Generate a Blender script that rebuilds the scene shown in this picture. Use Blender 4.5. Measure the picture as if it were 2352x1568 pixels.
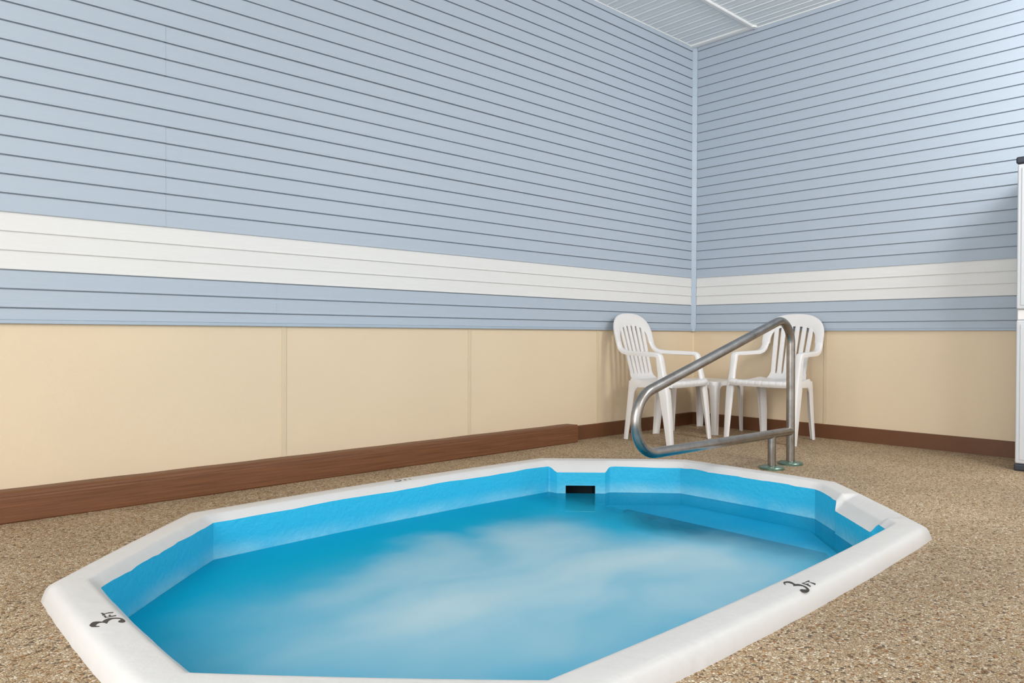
import bpy, bmesh, math, random
from mathutils import Vector, Matrix
random.seed(7)
D = bpy.data; S = bpy.context.scene; COL = S.collection
for o in list(D.objects): D.objects.remove(o)

# ------------------------------------------------------------------ camera
def make_camera():
    yaw, pit, rol, f = 0.7478583736, -0.0092399214, 0.0038480178, 1692.86
    F = Vector((math.sin(yaw)*math.cos(pit), math.cos(yaw)*math.cos(pit), math.sin(pit)))
    R = F.cross(Vector((0, 0, 1))).normalized(); U = R.cross(F)
    R2 = math.cos(rol)*R + math.sin(rol)*U; U2 = -math.sin(rol)*R + math.cos(rol)*U
    c = D.cameras.new('camera'); o = D.objects.new('camera', c); COL.objects.link(o)
    c.sensor_width = 36; c.lens = f*36/2352; c.clip_start = .02
    m = Matrix((R2, U2, -F)).transposed().to_4x4(); m.translation = (-5.383765, -3.54775, 0.751718)
    o.matrix_world = m
    S.camera = o
make_camera()

# ------------------------------------------------------------------ world, lights, exposure
S.view_settings.view_transform = 'Standard'; S.view_settings.look = 'None'
S.view_settings.gamma = 1; S.view_settings.use_curve_mapping = False
S.view_settings.exposure = 0.0
w = D.worlds.new('world'); S.world = w; w.use_nodes = True
bg = w.node_tree.nodes['Background']; bg.inputs[0].default_value = (.97, .99, 1, 1); bg.inputs[1].default_value = 1.6

def area(name, loc, target, size, power, col=(1, 1, 1), size_y=None):
    l = D.lights.new(name, 'AREA'); l.energy = power; l.color = col; l.size = size
    if size_y: l.shape = 'RECTANGLE'; l.size_y = size_y
    o = D.objects.new(name, l); COL.objects.link(o); o.location = loc
    o.rotation_euler = (Vector(target)-Vector(loc)).to_track_quat('-Z', 'Y').to_euler()
    return o
area('flash_light', (-3.1, -5.0, 2.6), (-.8, -1.0, 1.2), .5, 22, (1, .98, .96))
area('bounce_light', (-5.7, -4.7, 2.5), (-1.5, -1.0, 1.2), 1.2, 16, (1, .98, .96))
area('window_light', (-1.3, -3.9, 2.95), (-.0, -2.3, 2.1), .9, 78, (1, .99, .97))
area('side_fill_light', (-8.2, -3.4, 1.9), (0, -1.8, 1.7), 2.4, 155, (1, .99, .97))  # unseen fill, added to brighten the right wall evenly

# ------------------------------------------------------------------ helpers
def lin(c):
    return tuple(((v/255)/12.92 if v/255 <= .04045 else ((v/255+.055)/1.055)**2.4) for v in c)+(1,)

def mat(name, rgb, rough=.5, metal=0.0, spec=.5, noise=0.0, nscale=8, bump=0.0, bscale=200, stretch=(1, 1, 1), coat=0.0):
    m = D.materials.new(name); m.use_nodes = True; nt = m.node_tree; b = nt.nodes['Principled BSDF']
    b.inputs['Base Color'].default_value = lin(rgb); b.inputs['Roughness'].default_value = rough
    b.inputs['Metallic'].default_value = metal; b.inputs['Specular IOR Level'].default_value = spec
    b.inputs['Coat Weight'].default_value = coat
    tc = nt.nodes.new('ShaderNodeTexCoord'); mp = nt.nodes.new('ShaderNodeMapping')
    mp.inputs['Scale'].default_value = stretch
    nt.links.new(tc.outputs['Object'], mp.inputs['Vector'])
    if noise:
        n = nt.nodes.new('ShaderNodeTexNoise'); n.inputs['Scale'].default_value = nscale; n.inputs['Detail'].default_value = 4
        nt.links.new(mp.outputs[0], n.inputs['Vector'])
        r = nt.nodes.new('ShaderNodeMapRange'); r.inputs['From Min'].default_value = .3; r.inputs['From Max'].default_value = .7
        r.inputs['To Min'].default_value = 1-noise; r.inputs['To Max'].default_value = 1+noise
        nt.links.new(n.outputs['Fac'], r.inputs['Value'])
        mx = nt.nodes.new('ShaderNodeVectorMath'); mx.operation = 'SCALE'; mx.inputs[0].default_value = lin(rgb)[:3]
        nt.links.new(r.outputs[0], mx.inputs['Scale']); nt.links.new(mx.outputs[0], b.inputs['Base Color'])
    if bump:
        n2 = nt.nodes.new('ShaderNodeTexNoise'); n2.inputs['Scale'].default_value = bscale; n2.inputs['Detail'].default_value = 3
        nt.links.new(mp.outputs[0], n2.inputs['Vector'])
        bp = nt.nodes.new('ShaderNodeBump'); bp.inputs['Strength'].default_value = 1; bp.inputs['Distance'].default_value = bump
        nt.links.new(n2.outputs['Fac'], bp.inputs['Height']); nt.links.new(bp.outputs[0], b.inputs['Normal'])
    return m

class NB:
    """tiny node-graph builder"""
    def __init__(s, m): s.nt = m.node_tree; s.L = s.nt.links
    def n(s, t, ins=None, **kw):
        x = s.nt.nodes.new(t)
        for k, v in kw.items(): setattr(x, k, v)
        for k, v in (ins or {}).items():
            if isinstance(v, bpy.types.NodeSocket): s.L.new(v, x.inputs[k])
            else: x.inputs[k].default_value = v
        return x
    def math(s, op, a, b=None, clamp=False):
        d = {0: a}
        if b is not None: d[1] = b
        return s.n('ShaderNodeMath', d, operation=op, use_clamp=clamp).outputs[0]

def siding_mat(name, rgb):
    m = D.materials.new(name); m.use_nodes = True; g = NB(m); b = m.node_tree.nodes['Principled BSDF']
    b.inputs['Roughness'].default_value = .42; b.inputs['Specular IOR Level'].default_value = .35
    tc = g.n('ShaderNodeTexCoord').outputs['Object']
    mp = g.n('ShaderNodeMapping', {'Vector': tc, 'Scale': (6, 6, 300)}).outputs[0]
    n = g.n('ShaderNodeTexNoise', {'Vector': mp, 'Scale': 1.0, 'Detail': 5.0}).outputs['Fac']
    k = g.n('ShaderNodeMapRange', {'Value': n, 'From Min': .3, 'From Max': .7, 'To Min': .975, 'To Max': 1.025}).outputs[0]
    c = g.n('ShaderNodeVectorMath', {0: lin(rgb)[:3], 'Scale': k}, operation='SCALE').outputs[0]
    g.L.new(c, b.inputs['Base Color'])
    bp = g.n('ShaderNodeBump', {'Height': n, 'Distance': .0006, 'Strength': .6}).outputs[0]
    g.L.new(bp, b.inputs['Normal'])
    return m

def floor_mat():
    m = D.materials.new('pebble_aggregate'); m.use_nodes = True; g = NB(m); b = m.node_tree.nodes['Principled BSDF']
    tc = g.n('ShaderNodeTexCoord').outputs['Object']
    wob = g.n('ShaderNodeTexNoise', {'Vector': tc, 'Scale': 60.0, 'Detail': 2.0}).outputs['Color']
    v2 = g.n('ShaderNodeVectorMath', {0: wob, 'Scale': .010}, operation='SCALE').outputs[0]
    vec = g.n('ShaderNodeVectorMath', {0: tc, 1: v2}, operation='ADD').outputs[0]
    vo = g.n('ShaderNodeTexVoronoi', {'Vector': vec, 'Scale': 150.0, 'Randomness': 1.0}, feature='F1')
    ve = g.n('ShaderNodeTexVoronoi', {'Vector': vec, 'Scale': 150.0, 'Randomness': 1.0}, feature='DISTANCE_TO_EDGE')
    sep = g.n('ShaderNodeSeparateColor', {0: vo.outputs['Color']})
    cr = g.n('ShaderNodeValToRGB', {'Fac': sep.outputs[0]}); e = cr.color_ramp.elements
    cols = [(0, (96, 86, 76)), (.05, (118, 92, 66)), (.10, (170, 118, 66)), (.13, (172, 146, 116)), (.3, (186, 160, 128)), (.5, (200, 176, 146)),
            (.66, (180, 152, 118)), (.78, (212, 192, 166)), (.9, (226, 212, 192)), (1, (192, 166, 136))]
    e[0].position = 0; e[0].color = lin(cols[0][1]); e[1].position = 1; e[1].color = lin(cols[-1][1])
    for p_, c_ in cols[1:-1]:
        x = e.new(p_); x.color = lin(c_)
    big = g.n('ShaderNodeTexNoise', {'Vector': tc, 'Scale': 1.3, 'Detail': 4.0}).outputs['Fac']
    bk = g.n('ShaderNodeMapRange', {'Value': big, 'From Min': .35, 'From Max': .65, 'To Min': 1.0, 'To Max': 1.3}).outputs[0]
    edge = g.n('ShaderNodeMapRange', {'Value': ve.outputs['Distance'], 'From Min': 0.0, 'From Max': .14, 'To Min': .30, 'To Max': 1.0}).outputs[0]
    k = g.math('MULTIPLY', bk, edge)
    # broad random tone and darker pebble edges scale the stone colours
    c = g.n('ShaderNodeVectorMath', {0: cr.outputs[0], 'Scale': k}, operation='SCALE').outputs[0]
    c = g.n('ShaderNodeVectorMath', {0: c, 1: (.93, .905, .845)}, operation='MULTIPLY').outputs[0]
    g.L.new(c, b.inputs['Base Color'])
    b.inputs['Roughness'].default_value = .55; b.inputs['Specular IOR Level'].default_value = .3
    h = g.n('ShaderNodeMapRange', {'Value': ve.outputs['Distance'], 'From Min': 0.0, 'From Max': .35}, interpolation_type='SMOOTHSTEP').outputs[0]
    h2 = g.math('ADD', h, g.math('MULTIPLY', sep.outputs[1], .8))
    bp = g.n('ShaderNodeBump', {'Height': h2, 'Distance': .0022, 'Strength': .9}).outputs[0]
    g.L.new(bp, b.inputs['Normal'])
    return m

def water_mat():
    m = D.materials.new('bubbling_water'); m.use_nodes = True; g = NB(m); nt = m.node_tree
    nt.nodes.remove(nt.nodes['Principled BSDF']); out = nt.nodes['Material Output']
    tc = g.n('ShaderNodeTexCoord').outputs['Object']
    # streaky distortion of the foam clouds
    wn = g.n('ShaderNodeTexNoise', {'Vector': tc, 'Scale': 1.6, 'Detail': 3.0, 'Roughness': .5}).outputs['Color']
    wv = g.n('ShaderNodeVectorMath', {0: wn, 1: (.5, .5, .5)}, operation='SUBTRACT').outputs[0]
    wv = g.n('ShaderNodeVectorMath', {0: wv, 'Scale': .55}, operation='SCALE').outputs[0]
    P = g.n('ShaderNodeVectorMath', {0: tc, 1: wv}, operation='ADD').outputs[0]
    def blob(c, r, rot, soft0, soft1, amp):
        mp = g.n('ShaderNodeMapping', {'Vector': P, 'Location': c, 'Rotation': (0, 0, rot), 'Scale': (r[0], r[1], 1)}, vector_type='TEXTURE').outputs[0]
        mp = g.n('ShaderNodeVectorMath', {0: mp, 1: (1, 1, 0)}, operation='MULTIPLY').outputs[0]
        d = g.n('ShaderNodeVectorMath', {0: mp}, operation='LENGTH').outputs['Value']
        return g.n('ShaderNodeMapRange', {'Value': d, 'From Min': soft0, 'From Max': soft1, 'To Min': amp, 'To Max': 0.0}, interpolation_type='SMOOTHSTEP').outputs[0]
    z = -.12
    blobs = [blob((-3.66, -1.78, z), (1.02, .64), -.15, .25, 1.3, .70),
             blob((-3.72, -1.22, z), (.40, .24), .9, .2, 1.15, .46),
             blob((-3.12, -1.28, z), (.42, .28), .4, .2, 1.15, .46),
             blob((-3.05, -1.9, z), (.60, .45), -.4, .2, 1.3, .40),
             blob((-4.15, -1.35, z), (.38, .18), .4, .1, 1.2, .18)]
    tot = blobs[0]
    for b_ in blobs[1:]:
        inv = g.math('SUBTRACT', 1.0, b_)
        tot = g.math('SUBTRACT', 1.0, g.math('MULTIPLY', g.math('SUBTRACT', 1.0, tot), inv))
    st = g.n('ShaderNodeMapping', {'Vector': P, 'Rotation': (0, 0, -.5), 'Scale': (1.0, 2.8, 1)}).outputs[0]
    sn = g.n('ShaderNodeTexNoise', {'Vector': st, 'Scale': 1.05, 'Detail': 2.5, 'Roughness': .45}).outputs['Fac']
    sk = g.n('ShaderNodeMapRange', {'Value': sn, 'From Min': .3, 'From Max': .7, 'To Min': .62, 'To Max': 1.2}).outputs[0]
    fo = g.math('MULTIPLY', tot, sk, clamp=True)
    df = g.n('ShaderNodeBsdfDiffuse', {'Color': lin((186, 206, 211))}).outputs[0]
    tr = g.n('ShaderNodeBsdfTransparent', {'Color': lin((170, 232, 244))}).outputs[0]
    tb = g.n('ShaderNodeBsdfDiffuse', {'Color': lin((6, 170, 210))}).outputs[0]
    px_ = g.n('ShaderNodeSeparateXYZ', {0: P}).outputs['X']       # the water stays clearer over the entry step
    cl = g.n('ShaderNodeMapRange', {'Value': px_, 'From Min': -2.75, 'From Max': -2.40, 'To Min': .80, 'To Max': .26}, interpolation_type='SMOOTHSTEP').outputs[0]
    tr = g.n('ShaderNodeMixShader', {'Fac': cl, 1: tr, 2: tb}).outputs[0]
    body = g.n('ShaderNodeMixShader', {'Fac': fo, 1: tr, 2: df}).outputs[0]
    bn = g.n('ShaderNodeTexNoise', {'Vector': tc, 'Scale': 5.0, 'Detail': 2.0}).outputs['Fac']
    bp = g.n('ShaderNodeBump', {'Height': bn, 'Distance': .006, 'Strength': .5}).outputs[0]
    gl = g.n('ShaderNodeBsdfGlossy', {'Color': (1, 1, 1, 1), 'Roughness': .27, 'Normal': bp}).outputs[0]
    fr = g.n('ShaderNodeFresnel', {'IOR': 1.33}).outputs[0]
    fr = g.math('MULTIPLY', fr, .17)
    sh = g.n('ShaderNodeMixShader', {'Fac': fr, 1: body, 2: gl}).outputs[0]
    g.L.new(sh, out.inputs['Surface'])
    return m

def basin_mat():
    m = D.materials.new('blue_pool_paint'); m.use_nodes = True; g = NB(m); b = m.node_tree.nodes['Principled BSDF']
    tc = g.n('ShaderNodeTexCoord').outputs['Object']
    n = g.n('ShaderNodeTexNoise', {'Vector': tc, 'Scale': 3.5, 'Detail': 6.0, 'Roughness': .6}).outputs['Fac']
    sx = g.n('ShaderNodeSeparateXYZ', {0: tc})
    # chalky scale left along the water line
    up = g.n('ShaderNodeMapRange', {'Value': sx.outputs['Z'], 'From Min': -.135, 'From Max': -.045, 'To Min': 1.0, 'To Max': 0.0}, interpolation_type='SMOOTHSTEP').outputs[0]
    dn = g.n('ShaderNodeMapRange', {'Value': sx.outputs['Z'], 'From Min': -.20, 'From Max': -.13, 'To Min': 0.0, 'To Max': 1.0}).outputs[0]
    nn = g.n('ShaderNodeMapRange', {'Value': n, 'From Min': .38, 'From Max': .68}).outputs[0]
    f = g.math('MULTIPLY', g.math('MULTIPLY', up, dn), g.math('ADD', g.math('MULTIPLY', nn, .55), .10))
    c = g.n('ShaderNodeMix', {'Factor': f, 'A': lin((40, 178, 222)), 'B': lin((190, 222, 228))}, data_type='RGBA')
    # RGBA mix sockets have to be linked by index
    c.inputs[6].default_value = lin((46, 179, 217)); c.inputs[7].default_value = lin((176, 220, 230))
    g.L.new(c.outputs[2], b.inputs['Base Color'])
    b.inputs['Roughness'].default_value = .45; b.inputs['Specular IOR Level'].default_value = .4
    bn = g.n('ShaderNodeTexNoise', {'Vector': tc, 'Scale': 55.0, 'Detail': 4.0}).outputs['Fac']
    bp = g.n('ShaderNodeBump', {'Height': bn, 'Distance': .004, 'Strength': .7}).outputs[0]
    g.L.new(bp, b.inputs['Normal'])
    return m

def steel_mat():
    m = D.materials.new('brushed_stainless_steel'); m.use_nodes = True; g = NB(m); b = m.node_tree.nodes['Principled BSDF']
    tc = g.n('ShaderNodeTexCoord').outputs['Object']
    n = g.n('ShaderNodeTexNoise', {'Vector': tc, 'Scale': 14.0, 'Detail': 5.0, 'Roughness': .65}).outputs['Fac']
    r = g.n('ShaderNodeMapRange', {'Value': n, 'From Min': .35, 'From Max': .7, 'To Min': .27, 'To Max': .34}).outputs[0]
    cr = g.n('ShaderNodeValToRGB', {'Fac': n}); e = cr.color_ramp.elements
    e[0].position = .2; e[0].color = lin((142, 134, 127)); e[1].position = .75; e[1].color = lin((176, 172, 168))
    g.L.new(cr.outputs[0], b.inputs['Base Color']); g.L.new(r, b.inputs['Roughness'])
    b.inputs['Metallic'].default_value = 1
    return m

def wood_mat():
    m = D.materials.new('brown_painted_timber'); m.use_nodes = True; g = NB(m); b = m.node_tree.nodes['Principled BSDF']
    tc = g.n('ShaderNodeTexCoord').outputs['Object']
    mp = g.n('ShaderNodeMapping', {'Vector': tc, 'Scale': (1.5, 60, 60)}).outputs[0]
    n = g.n('ShaderNodeTexNoise', {'Vector': mp, 'Scale': 2.0, 'Detail': 5.0}).outputs['Fac']
    cr = g.n('ShaderNodeValToRGB', {'Fac': n}); e = cr.color_ramp.elements
    e[0].position = .3; e[0].color = lin((96, 58, 32)); e[1].position = .72; e[1].color = lin((120, 76, 46))
    g.L.new(cr.outputs[0], b.inputs['Base Color']); b.inputs['Roughness'].default_value = .5
    bp = g.n('ShaderNodeBump', {'Height': n, 'Distance': .0015, 'Strength': .6}).outputs[0]
    g.L.new(bp, b.inputs['Normal'])
    return m

M = dict(
    blue=siding_mat('blue_vinyl_siding', (167, 178, 190)),
    bluetrim=mat('blue_vinyl_trim', (160, 174, 188), .4, noise=.02),
    white_sid=siding_mat('white_vinyl_siding', (214, 213, 211)),
    cream=mat('cream_wall_panel', (217, 197, 168), .38, spec=.35, noise=.02, nscale=1.2, bump=.0006, bscale=500),
    cream_strip=mat('cream_joint_strip', (208, 190, 160), .4, noise=.02),
    base=mat('brown_vinyl_base', (100, 62, 36), .45, noise=.05, nscale=20),
    wood=wood_mat(), floor=floor_mat(), water=water_mat(), basin=basin_mat(),
    coping=mat('white_painted_plaster', (208, 206, 204), .42, noise=.02, nscale=3, bump=.0022, bscale=22),
    ceil=mat('white_metal_liner', (224, 230, 234), .35, noise=.02, nscale=3),
    ceiltrim=mat('white_ceiling_trim', (226, 228, 228), .35, noise=.01),
    plastic=mat('white_resin_plastic', (222, 219, 217), .3, spec=.5, noise=.012, nscale=6),
    steel=steel_mat(),
    flange=mat('green_tarnished_metal', (112, 142, 130), .3, metal=.75, noise=.18, nscale=30),
    black=mat('black_marking_paint', (52, 46, 42), .5, noise=.1, nscale=60),
    cab=mat('grey_white_cabinet_plastic', (196, 199, 203), .4, noise=.01),
    cabdark=mat('dark_cabinet_plastic', (44, 48, 58), .4, noise=.05),
    dark=mat('shaded_skimmer_interior', (14, 36, 44), .6, noise=.1),  # near-black colour carries the shade of the deep, unlit throat
    stepdark=mat('dark_blue_step_edge', (8, 70, 104), .5, noise=.08, nscale=12),
)

def link(name, bm, material, parent=None, smooth=False, bevel=0, seg=2, subsurf=0, angle=None):
    me = D.meshes.new(name)
    bmesh.ops.recalc_face_normals(bm, faces=bm.faces)
    bm.to_mesh(me); bm.free()
    o = D.objects.new(name, me); COL.objects.link(o)
    me.materials.append(material)
    if smooth:
        for p_ in me.polygons: p_.use_smooth = True
    if angle:
        me.set_sharp_from_angle(angle=math.radians(angle))
    if bevel:
        b = o.modifiers.new('bevel', 'BEVEL'); b.width = bevel; b.segments = seg; b.limit_method = 'ANGLE'; b.angle_limit = math.radians(35)
    if subsurf:
        s_ = o.modifiers.new('sub', 'SUBSURF'); s_.levels = s_.render_levels = subsurf
    if parent: o.parent = parent
    return o

def tag(o, label=None, cat=None, group=None, kind=None):
    if label: o['label'] = label
    if cat: o['category'] = cat
    if group: o['group'] = group
    if kind: o['kind'] = kind
    return o

def empty(name, loc, rz=0):
    o = D.objects.new(name, None); COL.objects.link(o); o.location = loc; o.rotation_euler = (0, 0, rz); o.empty_display_size = .1
    return o

def box(bm, x0, x1, y0, y1, z0, z1):
    v = [bm.verts.new(p_) for p_ in ((x0,y0,z0),(x1,y0,z0),(x1,y1,z0),(x0,y1,z0),(x0,y0,z1),(x1,y0,z1),(x1,y1,z1),(x0,y1,z1))]
    for f in ((0,3,2,1),(4,5,6,7),(0,1,5,4),(1,2,6,5),(2,3,7,6),(3,0,4,7)): bm.faces.new([v[i] for i in f])
    return v

def loft(bm, rings, closed_ring=True, cap=True, closed_path=False):
    R = [[bm.verts.new(p_) for p_ in r] for r in rings]
    n = len(R[0]); m = len(R)
    for i in range(m if closed_path else m-1):
        a, b = R[i], R[(i+1) % m]
        for j in range(n if closed_ring else n-1):
            k = (j+1) % n
            bm.faces.new((a[j], a[k], b[k], b[j]))
    if cap and not closed_path and closed_ring:
        bm.faces.new(list(reversed(R[0]))); bm.faces.new(R[-1])
    return R

def tube(bm, pts, r, n=24, cap=True):
    pts = [Vector(p_) for p_ in pts]; rings = []
    t0 = (pts[1]-pts[0]).normalized(); nrm = t0.orthogonal().normalized(); prev = t0
    for i, p_ in enumerate(pts):
        if i == 0: t = t0
        elif i == len(pts)-1: t = (pts[i]-pts[i-1]).normalized()
        else: t = ((pts[i]-pts[i-1]).normalized()+(pts[i+1]-pts[i]).normalized()).normalized()
        nrm = prev.rotation_difference(t) @ nrm; nrm = (nrm - t*nrm.dot(t)).normalized(); prev = t
        bn = t.cross(nrm)
        rings.append([p_+r*(math.cos(a)*nrm+math.sin(a)*bn) for a in [2*math.pi*k/n for k in range(n)]])
    loft(bm, rings, cap=cap)

def fillet(a, b, c, r, n=10):
    a, b, c = Vector(a), Vector(b), Vector(c)
    u = (a-b).normalized(); v = (c-b).normalized(); th = u.angle(v)
    d = r/math.tan(th/2); p0 = b+u*d; cen = b+(u+v).normalized()*(r/math.sin(th/2))
    q0 = p0-cen; q1 = (b+v*d)-cen; ang = q0.angle(q1); ax = q0.cross(q1).normalized()
    return [cen+Matrix.Rotation(ang*i/n, 3, ax) @ q0 for i in range(n+1)]

# ------------------------------------------------------------------ the pool's outline
PX0, PX1, PY0, PY1, CUT = -4.951, -1.800, -2.613, -.552, .595
BOW = [.008, .006, .030, .006, .008, .006, .024, .006]
def octo(off, sides_only=True):
    k = CUT - off*(2-math.sqrt(2))
    x0, x1, y0, y1 = PX0+off, PX1-off, PY0+off, PY1-off
    # clockwise seen from above, from the west side's lower corner
    return [Vector((x0, y0+k)), Vector((x0, y1-k)), Vector((x0+k, y1)), Vector((x1-k, y1)),
            Vector((x1, y1-k)), Vector((x1, y0+k)), Vector((x1-k, y0)), Vector((x0+k, y0))]
SIDES = ['W', 'NW', 'N', 'NE', 'E', 'SE', 'S', 'SW']
FLOOR_X0, FLOOR_Y0 = -9.0, -8.0
CEIL = 3.179

# ------------------------------------------------------------------ floor
def build_floor():
    bm = bmesh.new()
    o = [bm.verts.new((*p_, 0)) for p_ in ((FLOOR_X0, FLOOR_Y0), (.0, FLOOR_Y0), (.0, .0), (FLOOR_X0, .0))]
    i = [bm.verts.new((p_.x, p_.y, 0)) for p_ in octo(.03)]
    e = [bm.edges.new((o[k], o[(k+1) % 4])) for k in range(4)]+[bm.edges.new((i[k], i[(k+1) % 8])) for k in range(8)]
    bmesh.ops.triangle_fill(bm, use_beauty=True, use_dissolve=False, edges=e)
    for f in bm.faces:
        f.normal_update()
        if f.normal.z < 0: f.normal_flip()
    me = D.meshes.new('floor'); bm.to_mesh(me); bm.free(); me.materials.append(M['floor'])
    fo = D.objects.new('floor', me); COL.objects.link(fo); tag(fo, kind='structure')
build_floor()

# ------------------------------------------------------------------ walls. Local frame: along = distance from the corner, out = into the room
ZW, CR, ZS = 1.00664, .0762, .7892
def wall_pt(side, s, out, z):
    return (-s, -out, z) if side == 'left' else (-out, -s, z)
def course_profile(z0, z1, first=False):
    # bottom lip stands proud, the face leans back to the lock slot above
    P = [(.0006, z0)]
    P += [(.0150, z0), (.0157, z0+.0025), (.0142, z0+.012), (.0105, z1-.0072), (.0101, z1-.0058), (.0006, z1-.0052), (.0006, z1)]
    return P
def strip(bm, side, s0, s1, prof, add=0.0, cut=12):
    rows = []
    for k in range(cut+1):
        s = s0+(s1-s0)*k/cut
        rows.append([bm.verts.new(wall_pt(side, s, o+add, z)) for o, z in prof])
    for a, b in zip(rows, rows[1:]):
        for j in range(len(prof)-1): bm.faces.new((a[j], a[j+1], b[j+1], b[j]))
LEN = {'left': 9.0, 'right': 8.0}
# the side laps of the sheets, metres from the corner, one list per panel of three courses
LAPS = {'left': {-1: 3.73, 0: None, 1: 4.26, 2: 4.26, 3: 1.1, 4: 4.26, 5: 2.02, 6: 4.26, 7: .95, 8: 1.55, 9: .42}, 'right': {}}
for side in ('left', 'right'):
    L = LEN[side]
    # painted lower panel and the backing behind the siding
    bm = bmesh.new()
    a, b = wall_pt(side, 0, 0, 0), wall_pt(side, L, -.1, CEIL)
    x0, x1 = sorted((a[0], b[0])); y0, y1 = sorted((a[1], b[1]))
    if side == 'left': x1 = .1
    box(bm, x0, x1, y0, y1, -.05, CEIL+.05)
    wl = tag(link('wall_'+side, bm, M['cream']), kind='structure')
    bm = bmesh.new(); bw = bmesh.new()
    z0 = ZS+.004
    strip(bm, side, .0435, L, [(.0150, z0), (.0142, z0+.012), (.0105, ZW-2*CR-.0072), (.0101, ZW-2*CR-.0058), (.0006, ZW-2*CR-.0052), (.0006, ZW-2*CR)])
    for k in range(-2, 28):
        t = bw if 0 <= k <= 2 else bm
        pan = k//3 if k >= 0 else -1
        lap = LAPS[side].get(pan)
        pr = course_profile(ZW+k*CR, ZW+(k+1)*CR)
        if t is bw: pr = [(max(o_, .0088) if 0 < n_ else o_, z_) for n_, (o_, z_) in enumerate(pr[:-1])]+[(.0088, ZW+(k+1)*CR)]
        if lap:
            strip(t, side, .0435, lap, pr, .0); strip(t, side, lap-.003, L, pr, .0014)
        else:
            strip(t, side, .0435, L, pr, 0)
    zt = ZW+28*CR
    strip(bm, side, .0435, L, [(.0006, zt), (.0160, zt), (.0160, CEIL-.001)])
    link('siding', bm, M['blue'], wl, smooth=False)
    wb = link('siding_band', bw, M['white_sid'], wl); wb['label'] = 'band of three white siding courses'
    bm = bmesh.new()
    strip(bm, side, .004, L, [(.0005, ZS-.001), (.018, ZS), (.0185, ZS+.003), (.0178, ZS+.0145), (.0198, ZS+.0155), (.0188, ZS+.0175), (.0125, ZS+.018)])
    link('starter_strip', bm, M['bluetrim'], wl)
    for s in ([1.235, 2.457, 3.68, 4.90] if side == 'left' else [1.14, 2.36]):
        bm = bmesh.new()
        strip(bm, side, s-.0115, s+.0115, [(-.002, .05), (.0035, .05), (.0035, ZS+.001), (-.002, ZS+.001)], cut=1)
        for q in ([s-.0115, s+.0115]):
            vs = [bm.verts.new(wall_pt(side, q, o, z)) for o, z in ((-.002, .05), (.0035, .05), (.0035, ZS), (-.002, ZS))]; bm.faces.new(vs)
        link('joint_strip', bm, M['cream_strip'], wl)

# corner joint of the lower panels and the vinyl corner post above
bm = bmesh.new()
loft(bm, [[(0, 0, z), (-.014, 0, z), (-.004, -.004, z), (0, -.014, z)] for z in (.09, ZS+.002)])
tag(link('trim_1', bm, M['cream_strip']), kind='structure')
bm = bmesh.new()
loft(bm, [[(-.0005, -.0005, z), (-.040, -.0005, z), (-.0415, -.010, z), (-.0395, -.0125, z), (-.0125, -.0395, z), (-.010, -.0415, z), (-.0005, -.040, z)] for z in (ZS-.003, CEIL-.006)])
tag(link('trim_2', bm, M['bluetrim'], bevel=.0015), kind='structure')

# baseboards
for side in ('left', 'right'):
    bm = bmesh.new()
    s0, s1 = (0.0, 1.535) if side == 'left' else (0.013, LEN['right'])
    pr = [(0, 0), (.013, 0), (.013, .097), (.0105, .1015), (0, .1025)]
    rings = [[wall_pt(side, s, o, z) for o, z in pr] for s in [s0+(s1-s0)*k/10 for k in range(11)]]
    loft(bm, rings)
    tag(link('baseboard_'+side, bm, M['base']), kind='structure')

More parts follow.
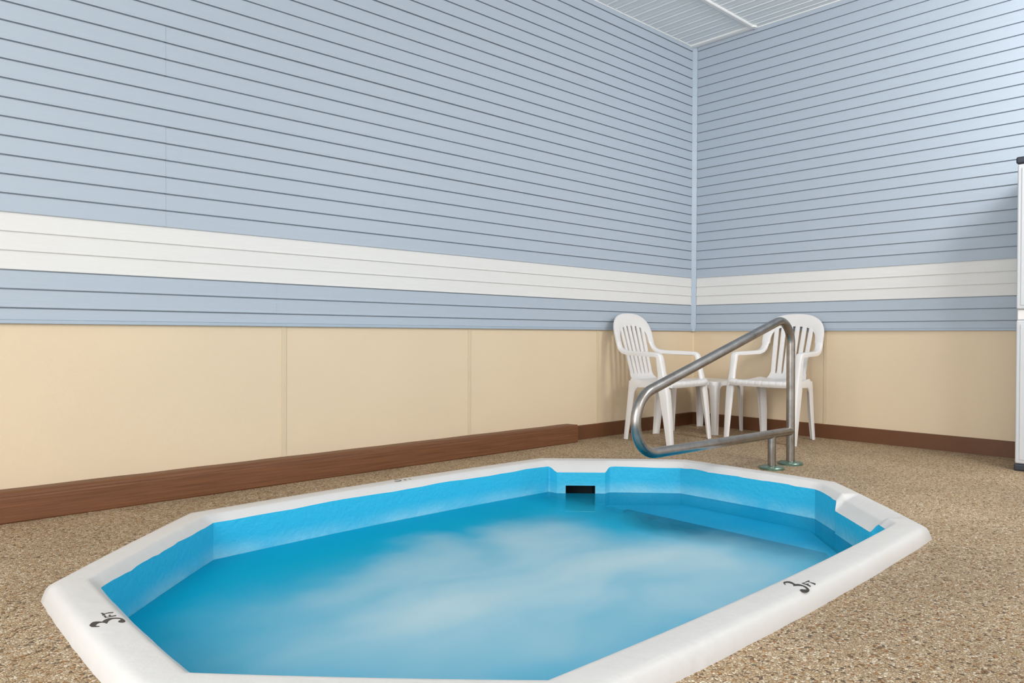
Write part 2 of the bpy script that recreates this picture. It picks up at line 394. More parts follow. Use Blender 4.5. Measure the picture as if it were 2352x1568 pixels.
# ------------------------------------------------------------------ ceiling with pressed ribs running away from the left wall
def build_ceiling():
    bm = bmesh.new(); prof = []
    x = 0.0; xs = [.08, .158, .266, .361, .459, .565, .665, .762, .875, .976, 1.079, 1.18, 1.28]
    while xs[-1] < 8.9: xs.append(xs[-1]+.1)
    prof.append((0.0, 0.0))
    for i, r in enumerate(xs):
        # a flat pan, then a narrow pressed bead with a slight step
        d = random.uniform(-.0006, .0006)
        prof += [(r-.005, d), (r-.002, -.0045+d), (r+.003, -.0045+d), (r+.0055, .003), (r+.008, .003), (r+.009, -.0012), (r+.046, -.0016), (r+.048, -.0004)]
    prof.append((9.0, 0.0))
    rows = []
    N = 24
    for k in range(N+1):
        y = -8.0*k/N
        rows.append([bm.verts.new((-px, y, CEIL+pz)) for px, pz in prof])
    for a, b in zip(rows, rows[1:]):
        for j in range(len(prof)-1): bm.faces.new((a[j], a[j+1], b[j+1], b[j]))
    c = tag(link('ceiling', bm, M['ceil']), kind='structure')
    # slab above, so that no light comes through
    bm = bmesh.new(); box(bm, -9, .1, -8, .1, CEIL+.02, CEIL+.1); link('ceiling_slab', bm, M['ceil'], c)
    bm = bmesh.new()
    rings = [[(x, -.549, CEIL+.004), (x, -.549, CEIL-.010), (x, -.555, CEIL-.016), (x, -.581, CEIL-.016), (x, -.587, CEIL-.010), (x, -.587, CEIL+.004)] for x in (-9, -.085)]
    loft(bm, rings)
    tag(link('trim_3', bm, M['ceiltrim'], bevel=.002), kind='structure')
    # edge channels along both walls, the right one wider up to the cover strip's end
    bm = bmesh.new()
    loft(bm, [[(x, 0, CEIL+.004), (x, 0, CEIL-.007), (x, -.019, CEIL-.007), (x, -.022, CEIL-.004), (x, -.022, CEIL+.004)] for x in (-9, -.002)])
    tag(link('trim_4', bm, M['ceiltrim'], bevel=.001), kind='structure')
    bm = bmesh.new()
    loft(bm, [[(0, y, CEIL+.004), (0, y, CEIL-.007), (-.019, y, CEIL-.007), (-.022, y, CEIL-.004), (-.022, y, CEIL+.004)] for y in (-8, -.002)])
    tag(link('trim_5', bm, M['ceiltrim'], bevel=.001), kind='structure')
    bm = bmesh.new()
    loft(bm, [[(-.020, y, CEIL+.003), (-.020, y, CEIL-.012), (-.060, y, CEIL-.016), (-.085, y, CEIL-.012), (-.088, y, CEIL+.003)] for y in (-.004, -.57)])
    # rounded end cap of the cover strip
    ring = []
    for i in range(13):
        a = math.pi*i/12; ring.append((-.054-.036*math.cos(a), -.57-.030*math.sin(a)))
    loft(bm, [[(px, py, z) for px, py in ring] for z in (CEIL+.002, CEIL-.018)])
    tag(link('trim_6', bm, M['ceiltrim'], bevel=.002), kind='structure')
build_ceiling()

# ------------------------------------------------------------------ timber curb along the left wall
bm = bmesh.new()
pr = [(0.001, 0), (.080, 0), (.0835, .006), (.0850, .096), (.0843, .1035), (.0828, .1045), (.0843, .1060), (.083, .117), (.074, .1235), (.060, .125), (.001, .1245)]
rings = []
xs = [-.001*k*112-1.535 for k in range(49)]
for i, x in enumerate(xs):
    wob = .0012*math.sin(i*1.7)+random.uniform(-.0006, .0006)
    rings.append([(x if i or o_ > .01 else x-.0, -(o_+(wob if o_ > .05 else 0)), z+(wob*.6 if z > .08 else 0)) for o_, z in pr])
first = [(x+.018*0, y, z) for x, y, z in rings[0]]
rings[0] = [(x-(.022 if z > .12 and -y < .07 else 0), y, z) for x, y, z in first]
loft(bm, rings)
tb = link('timber_curb', bm, M['wood'], bevel=.0015)
tag(tb, 'long brown painted timber lying on the pebble floor along the left wall', 'curb')

# ------------------------------------------------------------------ hot tub
tub = tag(empty('hot_tub', (-3.38, -1.583, 0)), 'sunken octagonal hot tub with white painted rim and bright blue walls', 'hot tub')
TO = Vector((-3.38, -1.583, 0))
def tubbed(o):
    o.parent = tub; o.matrix_parent_inverse = Matrix.Translation(-TO)
    return o
LEN_IN = .14                      # where the blue starts, inward from the rim's foot
def bump_fn(t, a, b, ea, eb):
    def ss(x): x = max(0, min(1, x)); return x*x*(3-2*x)
    return ss((t-a)/ea)*ss((b-t)/eb)
def build_tub():
    inner = octo(LEN_IN); samples = []       # (side index, fraction)
    for i, sd in enumerate(SIDES):
        Ls = (inner[(i+1) % 8]-inner[i]).length
        fr = [k/22 for k in range(22)]
        if sd == 'NE': fr = [0, .01, .02, .03, .045, .06, .08, .1138, .15, .2, .25, .30, .3467, .38, .41, .425, .44, .455, .47, .5, .6, .7, .8, .9]
        if sd == 'SE': fr = [0, .08, .16, .24, .29, .31, .325, .334, .343, .352, .361, .38, .45, .5, .55, .6, .65, .70, .75, .80, .835, .85, .865, .88, .90, .93, .96]
        for f in fr: samples.append((i, f, Ls))
    def bulge(i, f):
        if SIDES[i] == 'NE': return bump_fn(f, .005, .47, .04, .05)
        if SIDES[i] == 'SE': return bump_fn(f, .325, .90, .035, .06)
        return 0
    # coping: (offset inward from foot, z)
    prof = [(.0, -.03), (.0, .002), (.005, .018), (.010, .032), (.017, .042), (.028, .0485), (.042, .0505), (.072, .0507), (.098, .0505), (.106, .0500), (.111, .0475), (.122, .037), (.1375, .021)]
    octs = {}
    def P(i, f, off):
        key = round(off, 5)
        if key not in octs: octs[key] = octo(off)
        oc = octs[key]; a_, b_ = oc[i], oc[(i+1) % 8]
        d_ = (b_-a_).normalized(); nrm_ = Vector((-d_.y, d_.x))
        return a_.lerp(b_, f)+nrm_*(BOW[i]*4*f*(1-f))
    rings = []; wob = 0
    random.seed(3)
    ring_off = []
    for n_, (i, f, Ls) in enumerate(samples):
        b = bulge(i, f); sd = SIDES[i]
        w1 = random.uniform(-.0012, .0012); w2 = (.0022*math.sin(n_*.9)+random.uniform(-.0018, .0018))*(.25 if sd in ('W', 'SW', 'S') else 1)
        ring = []
        for k, (o_, z) in enumerate(prof):
            oo, zz = o_, z
            if k <= 3: oo += w1
            if k == len(prof)-1: oo += (.036 if sd == 'NE' else .014)*b; zz += (-.026 if sd == 'NE' else -.042)*b + (w2 if b < .05 else 0)
            if sd == 'SE' and b > 0:
                # scooped rim above the second intake
                t = max(0, (o_-.045)/.085); zz -= (.034*t*b if k < len(prof)-1 else 0)
            if sd == 'SE' and k == len(prof)-2: oo += .004*b; zz -= .004*b
            if sd == 'NE' and k == len(prof)-2: oo += .020*b; zz -= .010*b
            if sd == 'NE' and k == len(prof)-3: oo += .006*b
            p_ = P(i, f, oo); ring.append((p_.x, p_.y, zz))
        rings.append(ring); ring_off.append((.1375+(.036 if sd == 'NE' else .014)*b, ring[-1][2]))
    bm = bmesh.new()
    loft(bm, rings, closed_ring=False, closed_path=True)
    tubbed(link('coping', bm, M['coping'], smooth=True, angle=70))
    # blue basin
    zs = [None, -.030, -.0775, -.14, -.22, -.55, -.95]
    bm = bmesh.new(); R = []
    for (i, f, Ls), (oo, zt) in zip(samples, ring_off):
        b = bulge(i, f); r = []
        for z in zs:
            zz = zt if z is None else z
            o_ = oo + (0.0 if z is None else .0)
            p_ = P(i, f, o_); r.append(bm.verts.new((p_.x, p_.y, zz)))
        R.append(r)
    n = len(R)
    for a in range(n):
        b = (a+1) % n
        for j in range(len(zs)-1):
            si, fa, _ = samples[a]
            if SIDES[si] == 'NE' and .11 < fa < .34 and j in (2, 3): continue       # intake mouth
            bm.faces.new((R[a][j], R[a][j+1], R[b][j+1], R[b][j]))
    bc = bm.verts.new((-3.376, -1.583, -.95))
    for k in range(n): bm.faces.new((R[k][-1], R[(k+1) % n][-1], bc))
    tubbed(link('basin', bm, M['basin'], smooth=True, angle=30))
    # throat of the skimmer intake behind the mouth
    bm = bmesh.new(); i = 3
    def rect(off, z0, z1):
        a, b = P(i, .1138, off), P(i, .3467, off); return [(a.x, a.y, z0), (b.x, b.y, z0), (b.x, b.y, z1), (a.x, a.y, z1)]
    dirv = Vector((1, 1, 0)).normalized()
    r0 = rect(.1745, -.22, -.0775); r1 = [tuple(Vector(v)+dirv*.22) for v in r0]
    r0_ = [tuple(Vector(v)+dirv*.004) for v in r0]
    A = [bm.verts.new(v) for v in r0_]; B = [bm.verts.new(v) for v in r1]
    for k in range(4): bm.faces.new((A[k], A[(k+1) % 4], B[(k+1) % 4], B[k]))
    bm.faces.new(B)
    sk = tubbed(link('skimmer_intake', bm, M['dark'])); sk['label'] = 'dark rectangular skimmer mouth in the far wall'
    # step under the handrail with its dark edge
    poly = [Vector((-2.27, -1.03)), Vector((-2.27, -2.17)), Vector((-2.09, -2.055)), Vector((-1.955, -1.94)), Vector((-1.955, -1.26)), Vector((-2.09, -1.12))]
    poly = [Vector((-2.27, -.945)), Vector((-2.27, -2.24)), Vector((-1.953, -1.945)), Vector((-1.953, -1.245))]
    bm = bmesh.new(); loft(bm, [[(q.x, q.y, z) for q in poly] for z in (-.945, -.175)])
    st = tubbed(link('entry_step', bm, M['basin'], bevel=.01))
    bm = bmesh.new(); box(bm, -2.350, -2.268, -2.17, -1.40, -.24, -.171); box(bm, -2.315, -2.2685, -1.42, -1.10, -.24, -.1715); box(bm, -2.375, -2.2675, -1.43, -1.33, -.24, -.1708)
    e = tubbed(link('step_edge', bm, M['stepdark'], bevel=.008)); e.parent = st; e.matrix_parent_inverse = Matrix.Identity(4); e['label'] = 'dark blue edge of the submerged step'
    # water
    bm = bmesh.new()
    wp = []
    for (i, f, Ls) in samples:
        p_ = P(i, f, .1375+(.036 if SIDES[i] == 'NE' else .014)*bulge(i, f)+.0012); wp.append(bm.verts.new((p_.x, p_.y, -.12)))
    wc = bm.verts.new((-3.376, -1.583, -.12))
    for k in range(len(wp)): bm.faces.new((wp[k], wp[(k+1) % len(wp)], wc))
    wo = link('tub_water', bm, M['water'])
    if wo.data.polygons[0].normal.z < 0: wo.data.flip_normals()
    tag(wo, 'turquoise hot tub water clouded with white bubbles', 'water', kind='stuff')
build_tub()

# ------------------------------------------------------------------ painted depth marks on the rim
def glyph_mark(shapes, z):
    bm = bmesh.new()
    for sh in shapes:
        lo = [bm.verts.new((x, y, z-.003)) for x, y in sh]; hi = [bm.verts.new((x, y, z)) for x, y in sh]
        e = [bm.edges.new((hi[k], hi[(k+1) % len(hi)])) for k in range(len(hi))]
        bmesh.ops.triangle_fill(bm, use_beauty=True, use_dissolve=False, edges=e)
        for k in range(len(sh)): bm.faces.new((lo[k], lo[(k+1) % len(sh)], hi[(k+1) % len(sh)], hi[k]))
    return bm
MARKDATA = {'W':[[(-4.9265,-1.567),(-4.9214,-1.5578),(-4.9159,-1.5523),(-4.9101,-1.553),(-4.904,-1.5578),(-4.8986,-1.5645),(-4.8945,-1.5589),(-4.8883,-1.5538),(-4.8816,-1.5515),(-4.8747,-1.5535),(-4.8668,-1.559),(-4.861,-1.5655),(-4.8568,-1.5753),(-4.8553,-1.5862),(-4.8556,-1.5966),(-4.8569,-1.6013),(-4.8599,-1.6032),(-4.8641,-1.6029),(-4.8669,-1.5993),(-4.8696,-1.5933),(-4.8698,-1.5895),(-4.8668,-1.5852),(-4.8626,-1.5832),(-4.8611,-1.5798),(-4.8618,-1.5732),(-4.866,-1.5677),(-4.8711,-1.5635),(-4.8758,-1.5628),(-4.8816,-1.5659),(-4.8865,-1.5709),(-4.8928,-1.5838),(-4.8943,-1.5825),(-4.8961,-1.575),(-4.8998,-1.5705),(-4.904,-1.5678),(-4.9091,-1.569),(-4.9127,-1.5727),(-4.9166,-1.5794),(-4.9159,-1.5851),(-4.9116,-1.5892),(-4.9104,-1.5919),(-4.9125,-1.5933),(-4.9176,-1.5898),(-4.9248,-1.5799)],[(-4.8865,-1.5278),(-4.8822,-1.5268),(-4.882,-1.5343),(-4.8829,-1.5395),(-4.8764,-1.5406),(-4.8759,-1.5362),(-4.8762,-1.5298),(-4.8744,-1.5278),(-4.8711,-1.5295),(-4.8723,-1.5358),(-4.8723,-1.5394),(-4.8622,-1.5413),(-4.8622,-1.545),(-4.8642,-1.5468),(-4.8842,-1.542),(-4.886,-1.5432)],[(-4.8862,-1.501),(-4.8821,-1.5034),(-4.8808,-1.5108),(-4.8698,-1.5096),(-4.8616,-1.5146),(-4.8618,-1.5177),(-4.8637,-1.5202),(-4.8724,-1.5148),(-4.8813,-1.5141),(-4.8815,-1.5238),(-4.8873,-1.5222),(-4.8856,-1.5114)]],'S':[[(-3.3958,-2.5422),(-3.3876,-2.5421),(-3.3797,-2.5454),(-3.3749,-2.551),(-3.3756,-2.558),(-3.3805,-2.5663),(-3.3846,-2.5725),(-3.3774,-2.5778),(-3.3767,-2.5859),(-3.3792,-2.5961),(-3.3839,-2.6054),(-3.3926,-2.6146),(-3.4012,-2.6212),(-3.4095,-2.6232),(-3.4196,-2.6223),(-3.4259,-2.6166),(-3.4253,-2.61),(-3.42,-2.603),(-3.4129,-2.6034),(-3.4091,-2.6092),(-3.4058,-2.6158),(-3.396,-2.6114),(-3.3893,-2.6054),(-3.3868,-2.5978),(-3.3875,-2.5898),(-3.394,-2.5827),(-3.4037,-2.5764),(-3.3942,-2.5714),(-3.3901,-2.5651),(-3.388,-2.5569),(-3.3905,-2.5521),(-3.396,-2.5496),(-3.4015,-2.5498),(-3.4063,-2.5529),(-3.4115,-2.5581),(-3.4112,-2.5547),(-3.4051,-2.549)],[(-3.3479,-2.5831),(-3.3259,-2.5838),(-3.3287,-2.5877),(-3.3357,-2.5878),(-3.337,-2.5968),(-3.3373,-2.6092),(-3.3428,-2.6104),(-3.3407,-2.5985),(-3.339,-2.5874),(-3.3501,-2.5862)],[(-3.3641,-2.5811),(-3.3506,-2.5844),(-3.3515,-2.5862),(-3.3626,-2.585),(-3.3602,-2.5922),(-3.3537,-2.5943),(-3.3541,-2.5977),(-3.361,-2.5977),(-3.3666,-2.6087),(-3.3694,-2.6087),(-3.3669,-2.5986),(-3.3662,-2.588)]],'N':[[(-3.3928,-0.5732),(-3.3806,-0.5629),(-3.3727,-0.5748),(-3.3686,-0.5845),(-3.367,-0.5993),(-3.3805,-0.6113),(-3.3945,-0.6148),(-3.408,-0.6116),(-3.4126,-0.6028),(-3.406,-0.5992),(-3.3961,-0.6033),(-3.3844,-0.603),(-3.3748,-0.5983),(-3.3764,-0.5897),(-3.3828,-0.5804)],[(-3.3486,-0.5841),(-3.3433,-0.5913),(-3.3407,-0.5985),(-3.3442,-0.6075),(-3.3505,-0.611),(-3.3526,-0.6048),(-3.3533,-0.5933)],[(-3.3274,-0.5932),(-3.3175,-0.5915),(-3.318,-0.6016),(-3.3203,-0.6118),(-3.3246,-0.614),(-3.3223,-0.6015),(-3.3263,-0.5979)]]}
for nm, lab in (('W', 'heavy black 3 FT painted on the left rim'), ('S', 'thin black 3 FT painted on the near right rim'), ('N', 'black 3 FT painted on the rim by the timber, seen edge on')):
    o = tubbed(link('depth_marking', glyph_mark(MARKDATA[nm], .0514 if nm != 'N' else .0510), M['black'])); o['label'] = lab

# ------------------------------------------------------------------ handrail
RY = -1.5
hr = tag(empty('handrail', (-1.26, RY, 0)), 'looped stainless steel handrail standing on the deck beside the hot tub', 'handrail')
def hrpart(name, bm, m, **k):
    o = link(name, bm, m, **k); o.parent = hr; o.matrix_parent_inverse = Matrix.Translation((1.26, -RY, 0)); return o
RR = .0242
bm = bmesh.new()
pts = [Vector((-1.258, RY, 0.004))]
pts += fillet((-1.258, RY, 0), (-1.265, RY, .874), (-2.622, RY, .503), .13, 16)
cen = Vector((-2.575, RY, .356)); r = .149
a0 = math.atan2(.964, -.266); a1 = math.atan2(-1, .0)+2*math.pi
for k in range(21):
    a = a0+(a1-a0)*k/20; pts.append(cen+Vector((math.cos(a)*r, 0, math.sin(a)*r)))
pts += [Vector((-2.0, RY, .2005)), Vector((-1.268, RY, .194))]
tube(bm, pts, RR, 32)
hrpart('rail_tube', bm, M['steel'], smooth=True, angle=60)
bm = bmesh.new(); tube(bm, [(-1.478, RY, .004), (-1.480, RY, .10), (-1.481, RY, .185)], .0228, 32)
hrpart('support_post', bm, M['steel'], smooth=True, angle=60)
for x, rr in ((-1.258, RR), (-1.478, .0228)):
    bm = bmesh.new(); prof = [(.069, .0), (.0695, .010), (.066, .0145), (.060, .0150), (rr+.008, .0165), (rr+.001, .020), (rr+.001, .0)]
    n = 40
    loft(bm, [[(x+q*math.cos(2*math.pi*k/n), RY+q*math.sin(2*math.pi*k/n), z) for q, z in prof] for k in range(n)], closed_path=True)
    f = hrpart('flange', bm, M['flange'], smooth=True, angle=40); f['label'] = 'green tarnished round floor flange'

# ------------------------------------------------------------------ monobloc chairs (local: faces -Y, feet around the origin)
def ribbon(bm, stations):
    """U channel swept along stations: (pos, lateral, outward, width, outer flange depth, inner flange depth)"""
    rings = []
    t = .0045
    for pos, lat, out, w_, d1, d2 in stations:
        pos, lat, out = Vector(pos), Vector(lat).normalized(), Vector(out).normalized()
        h = w_/2; c = .010
        pr = [(-h, -d2), (-h, -c), (-h+c*.3, -c*.3), (-h+c, 0), (h-c, 0), (h-c*.3, -c*.3), (h, -c), (h, -d1),
              (h-t, -d1), (h-t, -c-t*.3), (h-c-t*.3, -t), (-h+c+t*.3, -t), (-h+t, -c-t*.3), (-h+t, -d2)]
        rings.append([pos+lat*a+out*b for a, b in pr])
    loft(bm, rings)
def back_y(z, u):
    """depth of the back shell; u = x/half width"""
    return .200+.13*(z-.42)/.49-.014*min(1, abs(u))**2
def make_chair():
    root = empty('plastic_armchair', (0, 0, 0))
    # --- seat: dished slab with a rolled, fluted front edge and a skirt
    bm = bmesh.new(); NX = 72
    def flute(u): return max(0, 1-abs(((u*4.6) % 1)-.5)*9)*(1 if abs(u) < .93 else 0)
    rowsdef = [(-.200, -.040, .6), (-.209, -.026, 1), (-.211, -.014, 1), (-.206, -.004, 1), (-.196, .002, 1), (-.180, .004, .8)]+[(-.16+.335*k/9, .002-.013*math.sin(math.pi*min(1, (k+1)/9)), .45) for k in range(10)]
    rows = []
    for y, dz, fl in rowsdef:
        v = (y+.21)/.385; W = .236-.048*max(0, v)
        r_ = []
        for i in range(NX+1):
            u = -1+2*i/NX
            z = .430+dz+.008*u**4*(1 if y > -.19 else .4)+(0.010*(1-u*u) if False else 0)
            cr_ = 1-abs(u)**6*.035*(1 if y < -.19 else .3)
            r_.append((W*u, (y-.010*(1-u*u))*cr_ + (.0035*flute(u)*fl if y < -.19 else 0), z-.0035*flute(u)*fl*(1 if y > -.209 else 0)))
        rows.append(r_)
    V = [[bm.verts.new(p_) for p_ in r_] for r_ in rows]
    for a, b in zip(V, V[1:]):
        for i in range(NX): bm.faces.new((a[i], a[i+1], b[i+1], b[i]))
    NR = len(V)
    side = [V[j][NX] for j in range(NR)]+list(reversed(V[-1][:-1]))+[V[j][0] for j in range(NR-2, -1, -1)]
    low, low2 = [], []
    for vt in side:
        x, y, z = vt.co
        back = max(0, min(1, (y+.15)/.3)); sx = 1 if x > 0 else -1
        low.append(bm.verts.new((x+sx*.006*(abs(x) > .15), y+(.006 if y > .16 else 0), min(z-.006, .424))))
        low2.append(bm.verts.new((x+sx*.010*(abs(x) > .15), y+(.008 if y > .16 else 0), .392-.014*back)))
    for k in range(len(side)-1):
        bm.faces.new((side[k], side[k+1], low[k+1], low[k])); bm.faces.new((low[k], low[k+1], low2[k+1], low2[k]))
    link('seat', bm, M['plastic'], root, smooth=True, angle=60)
    # --- back: six slats between a foot plate and a broad arch whose sides run down to the armrests
    bm = bmesh.new(); T = .010
    slots_bot = .470
    def fan_w(z): return .143+.020*(z-.47)/.33
    def in_top(x): return .700+.122*max(0, 1-abs(x/.178)**2.8)**(1/2.8)
    def pan_pt(x, z): return (x, back_y(z, x/.24), z)
    def solid(bm, front, thick=T):
        n, m_ = len(front), len(front[0])
        A = [[bm.verts.new(q) for q in r_] for r_ in front]
        B = [[bm.verts.new((q[0], q[1]+thick, q[2])) for q in r_] for r_ in front]
        for i in range(n-1):
            for j in range(m_-1):
                bm.faces.new((A[i][j], A[i][j+1], A[i+1][j+1], A[i+1][j])); bm.faces.new((B[i][j], B[i+1][j], B[i+1][j+1], B[i][j+1]))
        for i in range(n-1):
            bm.faces.new((A[i][0], A[i+1][0], B[i+1][0], B[i][0])); bm.faces.new((A[i][-1], B[i][-1], B[i+1][-1], A[i+1][-1]))
        for j in range(m_-1):
            bm.faces.new((A[0][j], B[0][j], B[0][j+1], A[0][j+1])); bm.faces.new((A[-1][j], A[-1][j+1], B[-1][j+1], B[-1][j]))
    NS, NZ = 6, 26
    for s in range(NS):
        rows = []
        for k in range(NZ+1):
            t = k/NZ; cb = (-1+2*(s+.5)/NS)
            ztop = in_top(cb*.162)+.012
            z = slots_bot-.014+(ztop-slots_bot+.014)*t
            W = fan_w(z); pitch = 2*W/NS; c = cb*W
            gap = .0165+.006*t
            if t < .05: gap *= max(0, (t-.025)/.025) if t > .025 else 0
            h = pitch/2-gap/2
            rows.append([pan_pt(c-h, z), (c, pan_pt(c, z)[1]-.002, z), pan_pt(c+h, z)])
        solid(bm, rows)
    rows = []                         # foot plate sweeping forward into the seat
    for k in range(7):
        q = k/6; z = slots_bot-.002-.046*q; W = .141+.020*q*q
        rows.append([(W*(-1+2*i/12), back_y(z, W*(-1+2*i/12)/.24)-.032*q*q, z) for i in range(13)])
    solid(bm, rows)
    NA = 56; rows = []                # arch
    def pw(v, e): return math.copysign(abs(v)**e, v)
    outl, inl = [], []
    for k in range(NA+1):
        th = math.pi*k/NA; c_, s_ = math.cos(th), math.sin(th)
        outl.append((.238*pw(c_, 2/2.6), .735+.180*pw(s_, 2/2.6))); inl.append((.178*pw(c_, 2/2.8), .700+.122*pw(s_, 2/2.8)))
    outl = [(.238, .69), (.238, .715)]+outl+[(-.238, .715), (-.238, .69)]
    inl = [(.182, .69), (.179, .697)]+inl+[(-.179, .697), (-.182, .69)]
    for q in [0, .12, .3, .5, .7, .88, 1]:
        r_ = []
        for (ox, oz), (ix, iz) in zip(outl, inl):
            x, z = ix+(ox-ix)*q, iz+(oz-iz)*q
            r_.append((x, back_y(z, x/.24)-.002+.004*abs(2*q-1)**3, z))
        rows.append(r_)
    solid(bm, rows, .012)
    link('backrest', bm, M['plastic'], root, smooth=True, angle=42)
    # --- armrests run on from the sides of the arch; each front leg goes on down from its armrest
    for sg in (1, -1):
        bm = bmesh.new()
        st = [((sg*.210, back_y(.70, .9)-.001, .705), (sg, 0, 0), (0, -1, .2), .057, .012, .012),
              ((sg*.211, back_y(.685, .9)-.006, .683), (sg, 0, 0), (0, -1, .35), .055, .014, .012),
              ((sg*.214, .238, .662), (sg, -.05, .0), (0, -1, .9), .053, .022, .018),
              ((sg*.219, .212, .648), (sg, -.06, .0), (0, -.5, 1), .051, .028, .024),
              ((sg*.226, .170, .640), (sg, -.1, 0), (0, -.15, 1), .050, .031, .027),
              ((sg*.236, .09, .637), (sg, .1, 0), (0, 0, 1), .048, .031, .027),
              ((sg*.245, .00, .635), (sg, .08, 0), (0, 0, 1), .048, .031, .027),
              ((sg*.250, -.075, .633), (sg, 0, 0), (0, -.05, 1), .049, .031, .026),
              ((sg*.251, -.105, .627), (sg, 0, 0), (0, -.5, 1), .050, .032, .025),
              ((sg*.250, -.122, .610), (sg, 0, 0), (0, -1, .6), .051, .034, .024),
              ((sg*.249, -.130, .580), (sg, 0, 0), (0, -1, .2), .052, .038, .022)]
        ribbon(bm, st)
        link('armrest', bm, M['plastic'], root, smooth=True, angle=45)
        bm = bmesh.new()
        st = [((sg*.249, -.130, .580), (sg, 0, 0), (0, -1, .2), .052, .038, .022),
              ((sg*.2485, -.146, .50), (sg, 0, 0), (0, -1, .17), .048, .044, .020),
              ((sg*.2475, -.164, .43), (sg, 0, 0), (0, -1, .17), .054, .056, .020),
              ((sg*.2465, -.176, .385), (sg, .25*sg*0, 0), (0, -1, .17), .060, .066, .024),
              ((sg*.2470, -.184, .33), (sg, 0, 0), (0, -1, .15), .060, .062, .014),
              ((sg*.2500, -.200, .18), (sg, 0, 0), (0, -1, .12), .052, .050, .010),
              ((sg*.2530, -.216, .001), (sg, 0, 0), (0, -1, .1), .042, .038, .008)]
        ribbon(bm, st)
        link('leg', bm, M['plastic'], root, smooth=True, angle=45)
        # rear leg: flows out of the side skirt and splays back
        bm = bmesh.new()
        st = [((sg*.206, .128, .425), (0, 1, 0), (sg*1, 0, .25), .118, .020, .012),
              ((sg*.209, .130, .404), (0, 1, 0), (sg*1, 0, .15), .112, .026, .010),
              ((sg*.210, .142, .386), (0, 1, 0), (sg*1, 0, .1), .090, .034, .008),
              ((sg*.210, .154, .368), (0, 1, 0), (sg*1, 0, .05), .068, .042, .006),
              ((sg*.210, .163, .345), (0, 1, 0), (sg*1, 0, 0), .056, .050, .006),
              ((sg*.210, .182, .20), (0, 1, 0), (sg*1, 0, 0), .047, .050, .006),
              ((sg*.212, .208, .001), (0, 1, 0), (sg*1, 0, 0), .037, .040, .006)]
        ribbon(bm, st)
        link('leg', bm, M['plastic'], root, smooth=True, angle=45)
    return root
chairA = make_chair()
chairA.location = (-.943, -.402, 0); chairA.rotation_euler = (0, 0, math.radians(3))
def copy_tree(o, parent=None):
    c = o.copy(); COL.objects.link(c); c.parent = parent
    for ch in [x for x in D.objects if x.parent == o and x != c]:
        copy_tree(ch, c)
    return c
chairB = copy_tree(chairA)
chairB.location = (-.366, -.922, 0); chairB.rotation_euler = (0, 0, math.radians(-91))
G = 'white plastic armchairs in the corner'
tag(chairA, 'white slatted plastic armchair backed against the left wall beyond the timber', 'chair', G)
tag(chairB, 'white slatted plastic armchair backed against the right wall behind the handrail post', 'chair', G)

# ------------------------------------------------------------------ side table between the chairs
tt = tag(empty('side_table', (-.300, -.335, 0)), 'low square white plastic side table between the two armchairs', 'table')
bm = bmesh.new()
def sq(h, r, n=5):
    o = []
    for cx, cy, a0 in ((h-r, h-r, 0), (-h+r, h-r, 90), (-h+r, -h+r, 180), (h-r, -h+r, 270)):
        for k in range(n+1):
            a = math.radians(a0+90*k/n); o.append((cx+r*math.cos(a), cy+r*math.sin(a)))
    return o
outer = [(.190, .045, .404), (.200, .050, .4045), (.2045, .052, .402), (.206, .052, .396), (.206, .052, .372), (.203, .05, .372), (.203, .05, .396)]
loft(bm, [[(x, y, z) for x, y in sq(h, r_)] for h, r_, z in outer], cap=False)
vs = [bm.verts.new((x, y, .404)) for x, y in sq(.190, .045)]; bm.faces.new(vs)
bmesh.ops.remove_doubles(bm, verts=bm.verts, dist=.0001)
link('table_top', bm, M['plastic'], tt, smooth=True, angle=40)
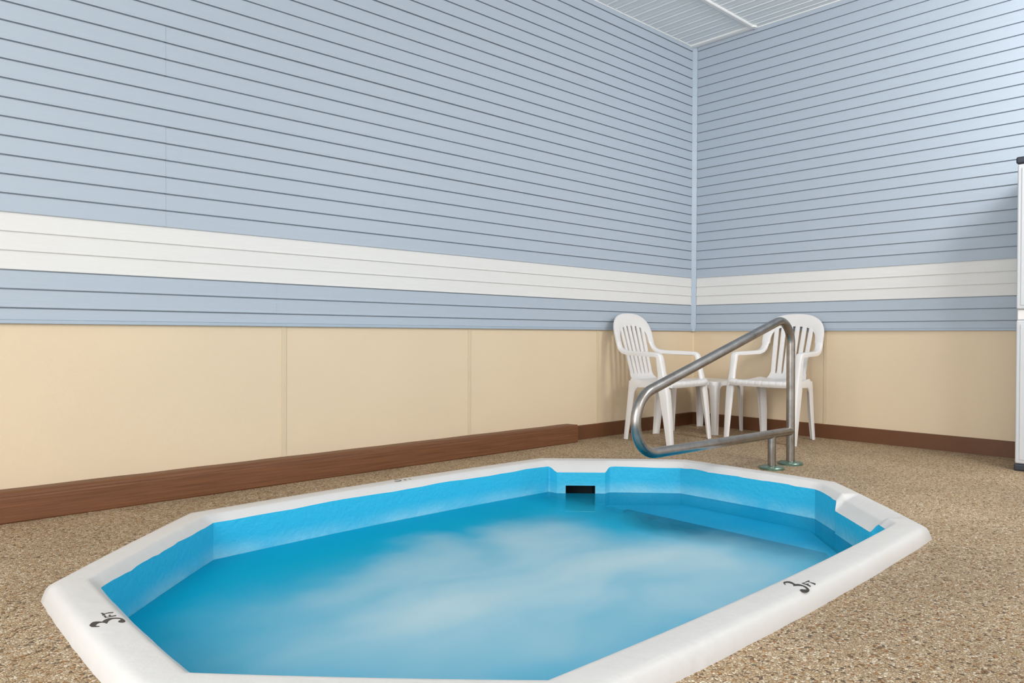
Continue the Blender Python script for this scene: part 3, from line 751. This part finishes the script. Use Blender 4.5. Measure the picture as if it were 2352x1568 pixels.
for sx in (1, -1):
    for sy in (1, -1):
        bm = bmesh.new(); rings = []
        # corner channel leg, wide where it meets the apron, narrow at the foot
        for z, c, wd in ((.374, .2045, .105), (.362, .2045, .072), (.345, .2040, .058), (.30, .2035, .052), (.16, .203, .044), (.001, .204, .037)):
            t = .004; q = .014
            pr = [(c, c-wd), (c, c-q), (c-q*.3, c-q*.3), (c-q, c), (c-wd, c), (c-wd, c-t), (c-q-t*.4, c-t), (c-q*.3-t, c-q*.3-t), (c-t, c-q-t*.4), (c-t, c-wd)]
            rings.append([(sx*x, sy*y, z) for x, y in pr])
        loft(bm, rings); link('leg', bm, M['plastic'], tt, smooth=True, angle=45)

# ------------------------------------------------------------------ storage cabinet at the right edge
cb = tag(empty('storage_cabinet', (-.26, -2.81, 0)), 'tall white plastic storage cabinet with dark cap and base against the right wall', 'cabinet')
def cbox(name, x0, x1, y0, y1, z0, z1, m, bevel=.006, parent=cb):
    bm = bmesh.new(); box(bm, x0+.26, x1+.26, y0+2.81, y1+2.81, z0, z1)
    return link(name, bm, m, parent, bevel=bevel, seg=3)
Y1, Y0 = -2.437, -3.185
cbox('body', -.480, -.020, Y0, Y1, .034, 1.722, M['cab'], .008)
b_ = cbox('cabinet_cap', -.505, -.020, Y0-.006, Y1+.006, 1.718, 1.757, M['cabdark'], .010); b_['label'] = 'dark charcoal top cap'
b_ = cbox('cabinet_base', -.500, -.020, Y0-.004, Y1+.004, 0.0, .038, M['cabdark'], .008); b_['label'] = 'dark charcoal base'
ym = (Y0+Y1)/2
for (a, b2) in ((ym+.002, Y1-.001), (Y0+.001, ym-.002)):
    for z0, z1 in ((.905, 1.716), (.041, .842)):
        d = cbox('door', -.499, -.482, a, b2, z0, z1, M['cab'], .012)
        # raised field of the door
        bm = bmesh.new(); box(bm, -.5025+.26, -.499+.26, a+.022+2.81, b2-.022+2.81, z0+.022, z1-.022)
        link('door_panel', bm, M['cab'], d, bevel=.003)
bm = bmesh.new()
box(bm, -.490+.26, -.470+.26, Y0+2.81+.002, Y1+2.81-.006, .846, .901)
g_ = link('handle_recess', bm, M['plastic'], cb, bevel=.003)
